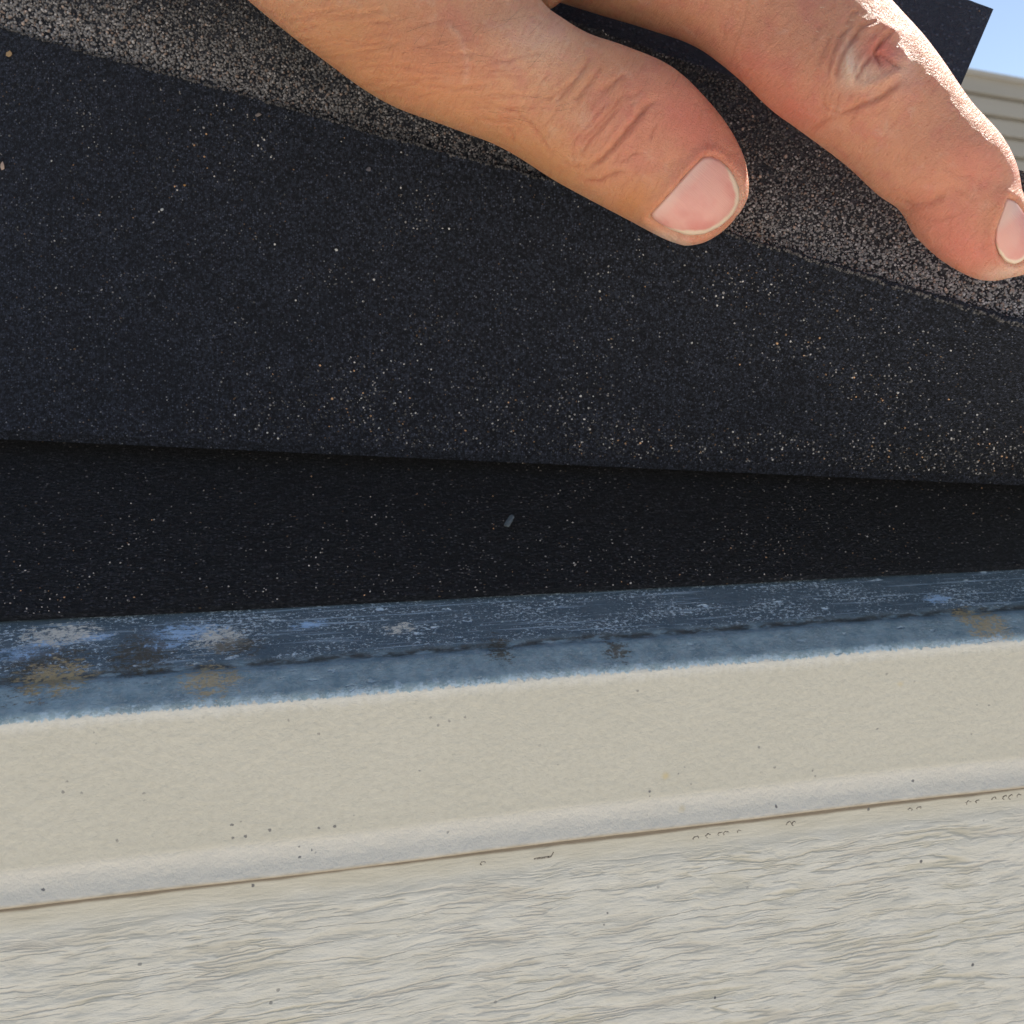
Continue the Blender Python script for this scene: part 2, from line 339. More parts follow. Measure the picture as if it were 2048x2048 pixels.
# small raised bead along the flange at the dirt line
prof = [(y-rs*.0006/(1+math.exp((math.hypot(y, z)-.0093)/.00025)), z+rc*.0006/(1+math.exp((math.hypot(y, z)-.0093)/.00025))) for y, z in prof]
flange = prof[:]
top = flange[-1]
a0 = math.pi/2+TH; rr = .0022
cen = (top[0]+rs*0+math.sin(TH)*rr, top[1]-math.cos(TH)*rr)
bend = arc(cen, rr, a0, math.pi, 12)[1:]
fx = bend[-1][0]
face = bend + [(fx, z) for z in np.linspace(bend[-1][1]-.0015, zb+.0012, 26)]
hem = [face[-1], (fx-.00006, zb+.0007), (fx-.0002, zb+.0001), (fx-.0004, zb-.0006), (fx-.0009, zb-.0019)]
hy, hz = fx-.0021, zh+.0006
hem += [(fx-.0009+(hy-fx+.0009)*t, (zb-.0019)+(hz-zb+.0019)*t) for t in np.linspace(.2, 1, 6)]
hem += arc((hy+.0006, hz), .0006, math.pi, math.pi*1.6, 6)[1:]
hem += [(hy+.0052, hz+.0002)]
allp = flange+face+hem[1:]
tot = [0]; nf_ = len(flange)
for p_, q_ in zip(allp, allp[1:]): tot.append(tot[-1]+math.dist(p_, q_))
k0 = min(range(len(allp)), key=lambda k: abs(allp[k][1]-.0006)); tot = [t-tot[len(flange)-1]-.0022 for t in tot]
FX = fx
VHEM = tot[nf_+len(face)-1]-.0005; VEND = tot[-1]-.0055
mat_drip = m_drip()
drip = empty('drip_edge', 'cream painted metal drip edge with a bare blue-grey chalky top under the lifted shingle', 'drip edge')
def extr(name, pts, vs, mat, parent, x0=XL, x1=XR, nx=60):
    xs = np.linspace(x0, x1, nx); P = np.array(pts)
    wob = lambda x: .00025*np.sin(x*37)+.0002*np.sin(x*91+1)
    G = np.stack([np.repeat(xs[:, None], len(P), 1), np.repeat(P[None, :, 0], nx, 0)+wob(xs)[:, None], np.repeat(P[None, :, 1], nx, 0)], -1)
    o = mesh_obj(name, G.reshape(-1, 3), grid_faces(nx, len(P)), mat, parent)
    UV = np.stack([G[..., 0], np.repeat(np.array(vs)[None], nx, 0), 0*G[..., 0]], -1); uvset(o, UV.reshape(-1, 3))
    return o
nf = len(flange)
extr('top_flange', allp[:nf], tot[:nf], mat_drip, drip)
nface = nf+len(face)
extr('front_face', allp[nf-1:nface], tot[nf-1:nface], mat_drip, drip)
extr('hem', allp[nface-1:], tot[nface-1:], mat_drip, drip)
print('v hem', tot[nface-1])

# siding: lap boards, each course leaning out at its foot
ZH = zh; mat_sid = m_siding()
def siding_wall(name, x0, x1, y, ztop, zbot, course, nx, mat, kick=.010):
    pts = []; z = ztop
    while z > zbot:
        pts += [(y, z), (y-kick, z-course+.0005), (y-kick+.0006, z-course), (y, z-course)]
        z -= course
    xs = np.linspace(x0, x1, nx); P = np.array(pts)
    G = np.stack([np.repeat(xs[:, None], len(P), 1), np.repeat(P[None, :, 0], nx, 0), np.repeat(P[None, :, 1], nx, 0)], -1)
    return mesh_obj(name, G.reshape(-1, 3), grid_faces(nx, len(P)), mat, None, False)
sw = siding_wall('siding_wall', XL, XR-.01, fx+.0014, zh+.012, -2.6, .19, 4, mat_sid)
tag(sw, 'off-white wood-grain lap siding directly below the cream drip edge', 'siding')
# what is behind: deck and a plain body so that nothing is hollow
g = N('plywood'); mat_ply = g.fin(g.mix(g.noise(g.mapv(g.obj(), (4, 60, 60)), 1, 4), (.32, .22, .13), (.40, .29, .18)), .8)
def box(name, lo, hi, mat, parent=None):
    V = [(x, y, z) for x in (lo[0], hi[0]) for y in (lo[1], hi[1]) for z in (lo[2], hi[2])]
    return mesh_obj(name, V, [(0,1,3,2),(4,6,7,5),(0,4,5,1),(2,3,7,6),(0,2,6,4),(1,5,7,3)], mat, parent, False)
def slopebox(name, x0, x1, s0, s1, h0, h1, mat, parent=None):
    V = []
    for x in (x0, x1):
        for s in (s0, s1):
            for h in (h0, h1): V.append((x, s*rc-h*rs, s*rs+h*rc))
    return mesh_obj(name, V, [(0,1,3,2),(4,6,7,5),(0,4,5,1),(2,3,7,6),(0,2,6,4),(1,5,7,3)], mat, parent, False)
deck = slopebox('roof_deck', XL, XR-.004, .006, 1.6, -.013, -.0006, mat_ply); tag(deck, 'plywood roof deck under the black shingles, behind the drip edge', 'roof deck')

# starter shingle: sheet on the flange, its edge set back from the bend
sA = slope_pos(1024, 1181, .003)[1]
sB = [slope_pos(x, 1233-.0508*x, .0018)[1] for x in (0, 1024, 2048)]; print('starter edge s', sB)
st = empty('starter_shingle', 'flat black starter shingle lying on the flange under the lifted one', 'shingle')
xs = np.linspace(XL, XR, 260); ss = np.concatenate([np.linspace(0, .05, 60), np.linspace(.06, .5, 12)])
X, S = np.meshgrid(xs, ss, indexing='ij')
s0 = np.interp(X, [slope_pos(0, 1233, .003)[0], slope_pos(2048, 1129, .003)[0]], [sB[0], sB[2]])
S2 = s0+S; hgt = .0018+.0005*(fbm(X*40+50, S*60+50, 3)-.5)
G = np.stack([X, S2*rc-hgt*rs, S2*rs+hgt*rc], -1)
o, _ = slab('asphalt_sheet', G, .0013, mat_starter, st, np.array([0, -1, 3.]))
STG = G
k = 5200
s_ = rng.uniform(.35, .98, k); t_ = rng.uniform(0, 60/72, k)*rng.uniform(.25, 1, k)
P = bilin(G, s_, t_); Nv = np.tile([0, -rs, rc], (k, 1))
cl = fbm(P[:, 0]*70+9, P[:, 1]*90+9, 21); keep = cl+rng.uniform(-.25, .25, k) > .48; P, Nv = P[keep], Nv[keep]; k = len(P)
tone = rng.choice([.06, .14, .30, .55], k, p=[.34, .3, .22, .14])[:, None]*np.array([1, .9, .8])*rng.uniform(.7, 1.3, (k, 1))
tone = np.where(rng.random((k, 1)) < .12, tone*np.array([1.2, .75, .45]), tone)
grains('granules', P, Nv, rng.uniform(.0002, .00042, k), tone, mat_grain, st)

# ------------------------------------------------------------ the lifted shingle: three plies fanned apart
L1 = [(-700, -110), (-300, -22), (0, 53), (265, 130), (530, 201), (795, 281), (1007, 334), (1467, 471), (1703, 545), (2039, 649), (2300, 732), (2500, 798)]
L2 = [(-700, -560), (0, -300), (700, -92), (1140, 42), (1265, 85), (1355, 118), (1464, 150), (2030, 338), (2300, 428), (2500, 498)]
D1 = [(-700, .205), (0, .200), (1024, .187), (1467, .1795), (2048, .171), (2500, .166)]
CR = lambda x: 860+.0464*x
sh = empty('lifted_shingle', 'thick black laminated shingle bent up by the hand, sanded back facing out', 'shingle')
def ply(name, pxs, bot, topf, mat, thick, m=60, jag=1.5, curve=0.0, xtop=None):
    G = np.zeros((len(pxs), m, 3))
    for i, x in enumerate(pxs):
        for j in range(m):
            t = j/(m-1); G[i, j] = bot(x, t) if callable(bot) else 0
    return G
# ply A: from the crease on the starter up to L1
pxs = np.linspace(-650, 2450, 300); m = 90
GA = np.zeros((len(pxs), m, 3))
rj = np.random.default_rng(8)
jag = np.convolve(rj.normal(size=len(pxs)+8), np.ones(3)/3, 'same')[4:-4]*2.2
for i, x in enumerate(pxs):
    H = plane_hit(x, CR(x), .0036); yt = interp(L1, x)+jag[i]; dt = interp(D1, x)
    H = at(x, CR(x), proj(H)[2]-.0085)
    T = at(x, yt, dt)
    # control points: leaves the crease steeply, bows slightly away in the middle
    mid = (H+T)/2; mid = mid + fwd*(.001+.005*np.clip(1-x/2048, 0, 1)) - upv*.004
    for j in range(m):
        t = j/(m-1); G_ = (1-t)**2*H+2*t*(1-t)*mid+t*t*T
        GA[i, j] = G_
uu = np.linspace(0, 1, len(pxs))[:, None]; vv = np.linspace(0, 1, m)[None]
GA += (fbm(uu*22+3, vv*5+3, 11)-.5)[..., None]*.0009*fwd*np.sin(np.pi*np.clip(vv, 0, 1))[..., None]
oA, NA = slab('sanded_ply', GA, .0013, mat_under, sh, CAM)
# its continuation lying flat up the roof behind the crease
sl_ = []
for i, x in enumerate(pxs[::6]):
    H = plane_hit(x, CR(x), .0036); H = at(x, CR(x), proj(H)[2]-.0085); s0_ = H[1]*rc+H[2]*rs; h0_ = -H[1]*rs+H[2]*rc
    row = []
    for q in np.linspace(0, 1, 24)**1.6*.16:
        hh_ = .0036+(h0_-.0036)*math.exp(-(q/.012)**2); row.append((H[0], (s0_+q)*rc-hh_*rs, (s0_+q)*rs+hh_*rc))
    sl_.append(row)
slab('nailed_ply', np.array(sl_), .0022, mat_under, sh, np.array([0, -1, 3.]))
# ply B: granule band behind A
def rowply(topline, botline, dbot, dtop, pxs, m, jg):
    G = np.zeros((len(pxs), m, 3))
    for i, x in enumerate(pxs):
        yb = botline(x); yt = topline(x)+jg[i]
        for j in range(m):
            t = j/(m-1); G[i, j] = at(x, yb+(yt-yb)*t, dbot(x)+(dtop(x)-dbot(x))*t)
    return G
jgB = np.convolve(rj.normal(size=len(pxs)+8), np.ones(3)/3, 'same')[4:-4]*2
GB = rowply(lambda x: interp(L2, x), lambda x: interp(L1, x)+7, lambda x: interp(D1, x)+.0022, lambda x: interp(D1, x)+.0048, pxs, 60, jgB)
GB += (fbm(uu*26+30, np.linspace(0, 1, 60)[None]*4+3, 15)-.5)[..., None]*.0016*fwd
oB, NB = slab('granule_ply', GB, .0022, mat_band, sh, CAM)
# ply C: smooth tab further back with a slanted right side
tl = [(-700, -900), (1000, -290), (1500, -135), (1880, -13), (1940, 2), (1988, 20)]
rows = np.linspace(0, 1, 40); cols = np.linspace(0, 1, 160)
GC = np.zeros((160, 40, 3)); jg = np.convolve(rj.normal(size=170), np.ones(2)/2, 'same')[5:-5]*3
for i, c in enumerate(cols):
    xt = -600+c*(1987+600); xb = -700+c*(1862+700)
    yt = interp(tl, xt)+jg[i]*.8; yb = interp(L2, xb)+30
    for j, t in enumerate(rows):
        xx = xb+(xt-xb)*t
        GC[i, j] = at(xx, yb+(yt-yb)*t, (.0105+interp(D1, xx))+(.010)*t)
slab('tab_ply', GC, .0030, mat_tab, sh, CAM)
# granules on B
def scatter(G, Nn, k, s, t, size, tone, name, parent, mask=None):
    P = bilin(G, s, t); Nv = bilin(Nn, s, t)
    if mask is not None: P, Nv, size, tone = P[mask], Nv[mask], size[mask], tone[mask]
    return grains(name, P, Nv, size, tone, mat_grain, parent)
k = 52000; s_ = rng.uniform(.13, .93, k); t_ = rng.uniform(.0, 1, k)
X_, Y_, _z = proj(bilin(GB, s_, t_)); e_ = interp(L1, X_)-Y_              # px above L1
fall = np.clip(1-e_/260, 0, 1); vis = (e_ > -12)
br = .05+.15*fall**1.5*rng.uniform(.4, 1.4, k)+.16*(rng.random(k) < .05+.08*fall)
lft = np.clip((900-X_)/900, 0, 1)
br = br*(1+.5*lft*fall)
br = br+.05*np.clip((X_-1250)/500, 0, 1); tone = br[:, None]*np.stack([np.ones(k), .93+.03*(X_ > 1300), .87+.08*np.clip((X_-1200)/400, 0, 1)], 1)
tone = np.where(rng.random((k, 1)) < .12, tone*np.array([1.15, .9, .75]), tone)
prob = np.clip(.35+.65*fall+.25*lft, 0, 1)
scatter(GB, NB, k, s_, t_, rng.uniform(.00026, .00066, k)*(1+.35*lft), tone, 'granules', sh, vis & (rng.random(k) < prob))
k = 3800; s_ = rng.uniform(.13, .93, k); P = bilin(GA, s_, np.ones(k)); P = P+rng.uniform(-.0004, .0016, (k, 1))*fwd+upv*rng.uniform(-.0003, .0001, (k, 1))
X_, Y_, _z = proj(P); br = rng.uniform(.02, .13, k)
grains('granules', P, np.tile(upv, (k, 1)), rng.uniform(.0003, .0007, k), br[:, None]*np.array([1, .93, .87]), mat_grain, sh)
# sparse small granules on A, clumped, more towards the crease in the middle and right
k = 17000; s_ = rng.uniform(.15, .93, k); t_ = rng.uniform(.005, .97, k)
X_, Y_, _z = proj(bilin(GA, s_, t_))
cl = fbm(X_/170+5, Y_/110+5, 31)
near = np.exp(-((t_-.10)/.14)**2)*np.clip((X_-300)/700, 0, 1)
keep = rng.random(k) < np.clip((cl-.44)*2.1+near*.75, .03, .9)
tone = rng.choice([.05, .12, .28, .55], k, p=[.36, .30, .22, .12])[:, None]*np.array([1, .95, .88])*rng.uniform(.7, 1.3, (k, 1))
tone = np.where(rng.random((k, 1)) < .10, tone*np.array([1.3, .8, .45]), tone)
scatter(GA, NA, k, s_, t_, rng.uniform(.00022, .00050, k), tone, 'granules', sh, keep)

# ------------------------------------------------------------ hand
def stations(L, D, K, ex=0):
    return L, D, K
def tube(st, dep, kd, bm, nring=48, sub=5, zoff=.0, power=2.25):
    """st: (ax,ay,bx,by) silhouette pairs in photograph pixels at depth dep; kd: thickness/width"""
    S = np.array(st, float); D = np.array(dep, float); K = np.array(kd, float)
    n = len(S); tt = np.linspace(0, n-1, (n-1)*sub+1)
    def cr(A):                                 # Catmull-Rom through the stations
        out = []
        for t in tt:
            i = min(int(t), n-2); f = t-i
            p0 = A[max(i-1, 0)]; p1 = A[i]; p2 = A[i+1]; p3 = A[min(i+2, n-1)]
            out.append(.5*((2*p1)+(-p0+p2)*f+(2*p0-5*p1+4*p2-p3)*f*f+(-p0+3*p1-3*p2+p3)*f**3))
        return np.array(out)
    S, D, K = cr(S), cr(D), cr(K)
    rings = []
    for (ax, ay, bx, by), d, k_ in zip(S, D, K):
        A = at(ax, ay, d); B = at(bx, by, d); c = (A+B)/2; h = (B-A)/2; w_ = np.linalg.norm(h)
        rv = ray((ax+bx)/2, (ay+by)/2); rv /= np.linalg.norm(rv); hn = h/w_
        nv = rv - hn*(rv@hn); nv /= np.linalg.norm(nv)
        a = np.linspace(0, 2*np.pi, nring, endpoint=False); ca, sa = np.cos(a), np.sin(a)
        q = 2/power
        ca = np.sign(ca)*np.abs(ca)**q; sa = np.sign(sa)*np.abs(sa)**q
        rings.append(c+ca[:, None]*h*.994+sa[:, None]*nv*w_*k_)
    Vv = [bm.verts.new(p) for r_ in rings for p in r_]
    for i in range(len(rings)-1):
        for j in range(nring):
            j2 = (j+1) % nring
            bm.faces.new((Vv[i*nring+j], Vv[i*nring+j2], Vv[(i+1)*nring+j2], Vv[(i+1)*nring+j]))
    bm.faces.new(Vv[:nring][::-1]); bm.faces.new(Vv[-nring:])
    return S, D
bm = bmesh.new()
TH_ST = [(120, -420, 900, -900), (230, -270, 960, -640), (360, -130, 1010, -400), (493, 0, 1040, -190), (636, 114, 1062, -45), (768, 204, 1082, 8), (900, 252, 1118, 42), (1009, 293, 1172, 76), (1117, 359, 1250, 105), (1226, 418, 1345, 148), (1299, 458, 1430, 228), (1335, 476, 1476, 298), (1371, 487, 1492, 348), (1407, 482, 1492, 392), (1436, 467, 1481, 420), (1452, 455, 1470, 436)]
TH_D = [.165, .163, .161, .160, .160, .1605, .161, .162, .1635, .165, .1665, .1672, .1678, .1683, .1687, .1689]
TH_K = [.62, .62, .60, .60, .66, .78, .84, .84, .80, .74, .66, .66, .68, .72, .78, .8]
tube(TH_ST, TH_D, TH_K, bm)
IX_ST = [(700, -250, 900, -720), (900, -90, 1080, -520), (1154, -2, 1290, -350), (1293, 40, 1450, -260), (1400, 81, 1610, -150), (1484, 148, 1745, -8), (1553, 213, 1817, 71), (1619, 261, 1864, 128), (1703, 326, 1925, 210), (1765, 384, 1985, 276), (1809, 417, 2019, 336), (1838, 468, 2033, 392), (1885, 514, 2054, 441), (1922, 538, 2066, 475), (1955, 555, 2070, 507), (1989, 561, 2064, 533), (2018, 556, 2052, 548)]
IX_D = [.176, .174, .172, .1685, .165, .161, .159, .158, .1578, .158, .159, .1597, .1604, .161, .1615, .162, .1625]
IX_K = [.7, .7, .75, .82, .86, .88, .9, .88, .84, .82, .82, .78, .74, .74, .76, .8, .9]
tube(IX_ST, IX_D, IX_K, bm)
# palm, wrist and the other fingers, above the picture, folded over the shingle's top
def limb(pts, rad, k_=1.0, nring=28):
    P = [np.array(at(*p)) for p in pts]; rings = []
    for i, p in enumerate(P):
        tdir = P[min(i+1, len(P)-1)]-P[max(i-1, 0)]; tdir /= np.linalg.norm(tdir)
        a_ = np.cross(tdir, fwd); a_ /= np.linalg.norm(a_); b_ = np.cross(a_, tdir)
        an = np.linspace(0, 2*np.pi, nring, endpoint=False)
        rings.append([bm.verts.new(p+rad[i]*(math.cos(t)*a_+k_*math.sin(t)*b_)) for t in an])
    for r0, r1 in zip(rings, rings[1:]):
        for j in range(nring): bm.faces.new((r0[j], r0[(j+1) % nring], r1[(j+1) % nring], r1[j]))
    bm.faces.new(rings[0][::-1]); bm.faces.new(rings[-1])
limb([(-500, -1500, .175), (-150, -1150, .174), (200, -850, .172), (520, -620, .173), (850, -430, .174), (1000, -330, .176)], [.027, .028, .033, .036, .030, .016], .55)
limb([(700, -620, .182), (1000, -450, .186), (1300, -420, .190), (1600, -380, .196), (1780, -260, .206), (1850, -150, .214), (1870, -100, .217)], [.014, .0125, .0105, .0100, .009, .0075, .003])
limb([(600, -780, .190), (900, -700, .196), (1200, -680, .202), (1450, -600, .212), (1560, -450, .222), (1590, -380, .226)], [.014, .0120, .0100, .0095, .0080, .004])
limb([(500, -900, .196), (750, -880, .204), (980, -860, .212), (1150, -760, .222), (1230, -640, .230), (1245, -600, .232)], [.013, .0110, .0090, .0085, .0070, .003])
limb([(1040, -80, .175), (1090, -22, .174), (1104, -2, .1735), (1110, 8, .1735)], [.004, .0032, .0026, .0012])
limb([(980, -300, .170), (1120, -150, .1735), (1200, -90, .174)], [.016, .010, .006], .8)
me = bpy.data.meshes.new('person'); bmesh.ops.recalc_face_normals(bm, faces=bm.faces); bm.to_mesh(me); bm.free()
hand = bpy.data.objects.new('person', me); C.objects.link(hand)
rm = hand.modifiers.new('r', 'REMESH'); rm.mode = 'VOXEL'; rm.voxel_size = .00042; rm.use_smooth_shade = True
sm = hand.modifiers.new('s', 'SMOOTH'); sm.factor = .5; sm.iterations = 14
dg = bpy.context.evaluated_depsgraph_get(); me2 = bpy.data.meshes.new_from_object(hand.evaluated_get(dg)); hand.modifiers.clear(); hand.data = me2; me2.name = 'person'
nV = len(me2.vertices); print('hand verts', nV)
V = np.zeros(nV*3); me2.vertices.foreach_get('co', V); V = V.reshape(-1, 3)
Nm = np.zeros(nV*3); me2.vertex_normals.foreach_get('vector', Nm); Nm = Nm.reshape(-1, 3)
px, py, pz = proj(V); face_cam = ((CAM-V)*Nm).sum(1)/np.linalg.norm(CAM-V, axis=1); fc = np.clip(face_cam*3+.15, 0, 1)

def pl_dist(poly, px, py):
    P = np.array(poly, float); best = np.full(len(px), 1e9); bt = np.zeros(len(px))
    L = np.concatenate([[0], np.cumsum(np.hypot(*(P[1:]-P[:-1]).T))]); tot_ = L[-1]
    for (x0, y0), (x1, y1), l0 in zip(P[:-1], P[1:], L):
        dx, dy = x1-x0, y1-y0; ll = math.hypot(dx, dy)
        t = np.clip(((px-x0)*dx+(py-y0)*dy)/ll**2, 0, 1); d = np.hypot(px-x0-t*dx, py-y0-t*dy)
        mk = d < best; best[mk] = d[mk]; bt[mk] = (l0+t[mk]*ll)/tot_
    return best, bt
disp = np.zeros(nV); crease = np.zeros(nV)
def add_crease(poly, width, depth, tone=1.0):
    global disp, crease
    P = np.array(poly, float); mk = (px > P[:, 0].min()-60) & (px < P[:, 0].max()+60) & (py > P[:, 1].min()-60) & (py < P[:, 1].max()+60)
    idx = np.where(mk)[0]
    if not len(idx): return
    qx = px[idx]+4*(vnoise(px[idx]/14+9, py[idx]/14+9, 77)-.5); qy = py[idx]+4*(vnoise(px[idx]/14+40, py[idx]/14+9, 78)-.5)
    d, t = pl_dist(poly, qx, qy); tp = np.clip(np.minimum(t, 1-t)*5, 0.0, 1)
    gk = np.exp(-(d/width)**2)*tp; sh_ = np.exp(-((d-width*2.6)/(width*1.8))**2)*tp
    disp[idx] += (-depth*gk+depth*.30*sh_)*fc[idx]; crease[idx] = np.maximum(crease[idx], gk*tone*fc[idx])
mmp = .001
T_CR = [([(1322,198),(1295,210),(1277,232),(1251,264),(1226,297),(1197,322),(1165,345)], 5, .55, 1),
 ([(1262,176),(1226,217),(1190,254),(1168,280),(1154,303)], 4, .25, .7),
 ([(1248,207),(1216,240),(1186,275),(1152,320)], 4, .28, .8),
 ([(1161,366),(1197,362),(1226,348),(1258,341)], 4.5, .30, .8),
 ([(1183,112),(1161,145),(1132,181),(1105,212)], 4.5, .28, .8),
 ([(1208,120),(1190,152),(1168,181),(1148,209)], 4, .22, .6),
 ([(1255,145),(1226,167),(1197,185)], 4, .22, .7), ([(972,210),(1027,221),(1063,246),(1088,283),(1112,318)], 3.6, .18, .6),
 ([(1230,322),(1248,324),(1266,308),(1291,308)], 3, .20, .7), ([(1317,246),(1305,262),(1299,283)], 3.5, .22, .7),
 ([(1290,226),(1262,262),(1240,280)], 3, .12, .4), ([(1010,255),(1024,262),(1030,285)], 3.5, .16, .5), ([(1120,318),(1150,336),(1180,330)], 3, .15, .5),
 ([(1235,190),(1196,226),(1165,262),(1140,300)], 3, .16, .5), ([(1290,175),(1270,190),(1248,196)], 3, .15, .5),
 ([(1130,200),(1100,240),(1080,262)], 3, .14, .45), ([(1160,150),(1110,190),(1070,205)], 3, .14, .45),
 ([(1278,330),(1262,360),(1232,380)], 4, .12, .35), ([(1145,300),(1146,322),(1158,346)], 3, .14, .5)]
for r_ in range(60):                            # fan of fine wrinkles over the thumb's base
    x0 = 560+rng.uniform(0, 430); y0 = -10+(x0-560)*.28+rng.uniform(0, 150); ln = rng.uniform(50, 130); sl0 = rng.uniform(-.28, .12)
    T_CR.append(([(x0, y0), (x0+ln*.5, y0+ln*.5*sl0+rng.uniform(-3, 3)), (x0+ln, y0+ln*sl0)], 2.8, rng.uniform(.08, .18), .38))
for r_ in range(70):
    a_ = rng.uniform(0, 1); cx_ = 1050+a_*230+rng.uniform(-20, 20); cy_ = 165+a_*130+rng.uniform(-90, 90); ln = rng.uniform(14, 50); an = rng.uniform(1.9, 2.7)
    T_CR.append(([(cx_, cy_), (cx_+ln*.5*math.cos(an)+rng.uniform(-3, 3), cy_+ln*.5*math.sin(an)), (cx_+ln*math.cos(an), cy_+ln*math.sin(an))], 2.6, rng.uniform(.05, .12), .28))
I_CR = [([(1770,74),(1758,88),(1750,101),(1756,118),(1768,135)], 4, .45, 1.2), ([(1748,100),(1775,118),(1802,137)], 3.5, .3, .9),
 ([(1748,103),(1728,130),(1708,167)], 4, .4, .9), ([(1732,44),(1716,62),(1702,83),(1686,111),(1676,141),(1674,170)], 5, .45, .8),
 ([(1670,234),(1720,212),(1770,188),(1808,156)], 5, .45, .8), ([(1700,40),(1678,80),(1662,120),(1655,160)], 5, .25, .5),
 ([(1668,60),(1648,100),(1636,140)], 5, .2, .45), ([(1760,40),(1735,52),(1712,48)], 4, .25, .5), ([(1619,261),(1640,246),(1668,232)], 5, .3, .5),
 ([(1797,404),(1822,412),(1860,405),(1900,385)], 7, .35, .35), ([(1830,432),(1870,440),(1915,430)], 6, .15, .2),
 ([(1790,60),(1772,72),(1752,98)], 4, .3, .7), ([(1640,200),(1660,222),(1680,228)], 4, .2, .4),
 ([(1900,372),(1935,392),(1970,398)], 4, .12, .25), ([(1880,330),(1915,352),(1960,350)], 4, .1, .2),
 ([(1720,20),(1700,30),(1690,50)], 4, .25, .45)]
for r_ in range(22):
    a_ = rng.uniform(0, 1); x0 = 1620+a_*90+rng.uniform(0, 60); y0 = 20+rng.uniform(0, 190); ln = rng.uniform(25, 60)
    I_CR.append(([(x0, y0), (x0-ln*.25, y0+ln*.55), (x0-ln*.35, y0+ln)], 3, rng.uniform(.08, .18), .3))
for p_, w_, d_, t_ in T_CR+I_CR: add_crease(p_, w_, d_*mmp*.9, t_)
def blob(cx, cy, rx, ry, ang=0):
    c_, s__ = math.cos(ang), math.sin(ang); x = (px-cx)*c_+(py-cy)*s__; y = -(px-cx)*s__+(py-cy)*c_
    return np.exp(-((x/rx)**2+(y/ry)**2))
# raised pale folds round the knuckle scar; raised arc on the thumb's base
for poly, wd, hh in (([(1700,85),(1692,125),(1706,172)], 9, .45), ([(1716,178),(1760,165),(1806,140)], 9, .4), ([(1728,60),(1760,48),(1800,70)], 12, .45), ([(896,50),(922,79),(935,122),(930,164)], 7, .16), ([(1800,90),(1815,130)], 10, .3)):
    d, t = pl_dist(poly, px, py); disp += hh*mmp*np.exp(-(d/wd)**2)*np.clip(np.minimum(t, 1-t)*6+.3, 0, 1)*fc
disp += -.5*mmp*blob(1752, 108, 26, 24)*fc       # dip of the scar
disp += .9*mmp*(blob(1350, 270, 70, 55, .6))*fc*.3
# nail beds
NT = [(1299,431),(1328,399),(1357,366),(1386,333),(1407,313),(1424,312),(1445,322),(1466,344),(1480,373),(1483,399),(1470,430),(1443,455),(1407,472),(1371,473),(1335,459),(1309,443)]
NI = [(2014,394),(2003,425),(1993,455),(1990,480),(1999,508),(2012,525),(2030,531),(2048,523),(2060,498),(2062,465),(2052,430),(2034,403)]
def inside_sd(poly, px, py):
    P = np.array(poly+[poly[0]], float); d, _ = pl_dist(P, px, py); ins = np.zeros(len(px), bool)
    for (x0, y0), (x1, y1) in zip(P[:-1], P[1:]):
        c_ = ((y0 > py) != (y1 > py)) & (px < (x1-x0)*(py-y0)/(y1-y0+1e-9)+x0); ins ^= c_
    return np.where(ins, -d, d)
for poly, pro in ((NT, ((1295,432),(1410,310))), (NI, ((2014,394),(1990,478)))):
    near = np.hypot(px-np.mean([p[0] for p in poly]), py-np.mean([p[1] for p in poly])) < 180
    idx = np.where(near & (face_cam > 0))[0]; sd_ = inside_sd(poly, px[idx], py[idx])
    disp[idx] += -.75*mmp*np.clip(-sd_/10+.45, 0, 1)       # sunken bed, hidden by the plate
    disp[idx] += .22*mmp*np.exp(-((sd_-11)/9)**2)        # fold of skin round it
    d2, _t = pl_dist(pro, px[idx], py[idx]); disp[idx] += .45*mmp*np.exp(-(d2/16)**2)*(sd_ > 0)
    crease[idx] = np.maximum(crease[idx], .30*np.exp(-((sd_-1)/4)**2))
disp += (fbm(px/60+3, py/60+3, 5)-.5)*.0005*fc
BVH0 = BVHTree.FromObject(hand, bpy.context.evaluated_depsgraph_get())
V2 = V+Nm*disp[:, None]
me2.vertices.foreach_set('co', V2.reshape(-1)); me2.update()
red = .32*np.clip((px-1180+py*.2)/300, 0, 1)*(px > 1150)+.9*blob(1390, 250, 60, 120, -.7)+.8*blob(1930, 500, 80, 60, .7)+.5*blob(1520, 150, 110, 60, .5)+1.5*blob(1768, 108, 34, 32)+.5*blob(1250, 250, 90, 80, .3)+.7*blob(1600, 230, 60, 30, .6)+.4*blob(870, 110, 120, 80)+.5*blob(1950, 330, 80, 50, .9)+.4*blob(1850, 430, 70, 50, .7)
pale = .8*blob(1725, 150, 45, 30)+.8*blob(1695, 120, 18, 45)+.9*blob(1340, 478, 60, 14, .3)+.8*blob(2010, 545, 50, 18, -.2)+.5*blob(1080, 80, 80, 60)+.28*np.exp(-(pl_dist([(896,50),(922,79),(935,122),(930,164)], px, py)[0]/6)**2)+.5*blob(1810, 130, 25, 50)+.6*blob(1480, 400, 14, 60)  # pale folds and fingertips, plus a painted highlight on the hand's top
tan = 1.0*blob(760, 120, 260, 120, .5)+.8*blob(1100, 330, 160, 60, .5)+1.1*blob(1270, 400, 55, 40, -.7)  # orange-brown skin tone, plus painted shadow of the fold behind the thumbnail
fset(hand, crease, 'crease'); fset(hand, red, 'red'); fset(hand, pale, 'pale'); fset(hand, tan, 'tanned')
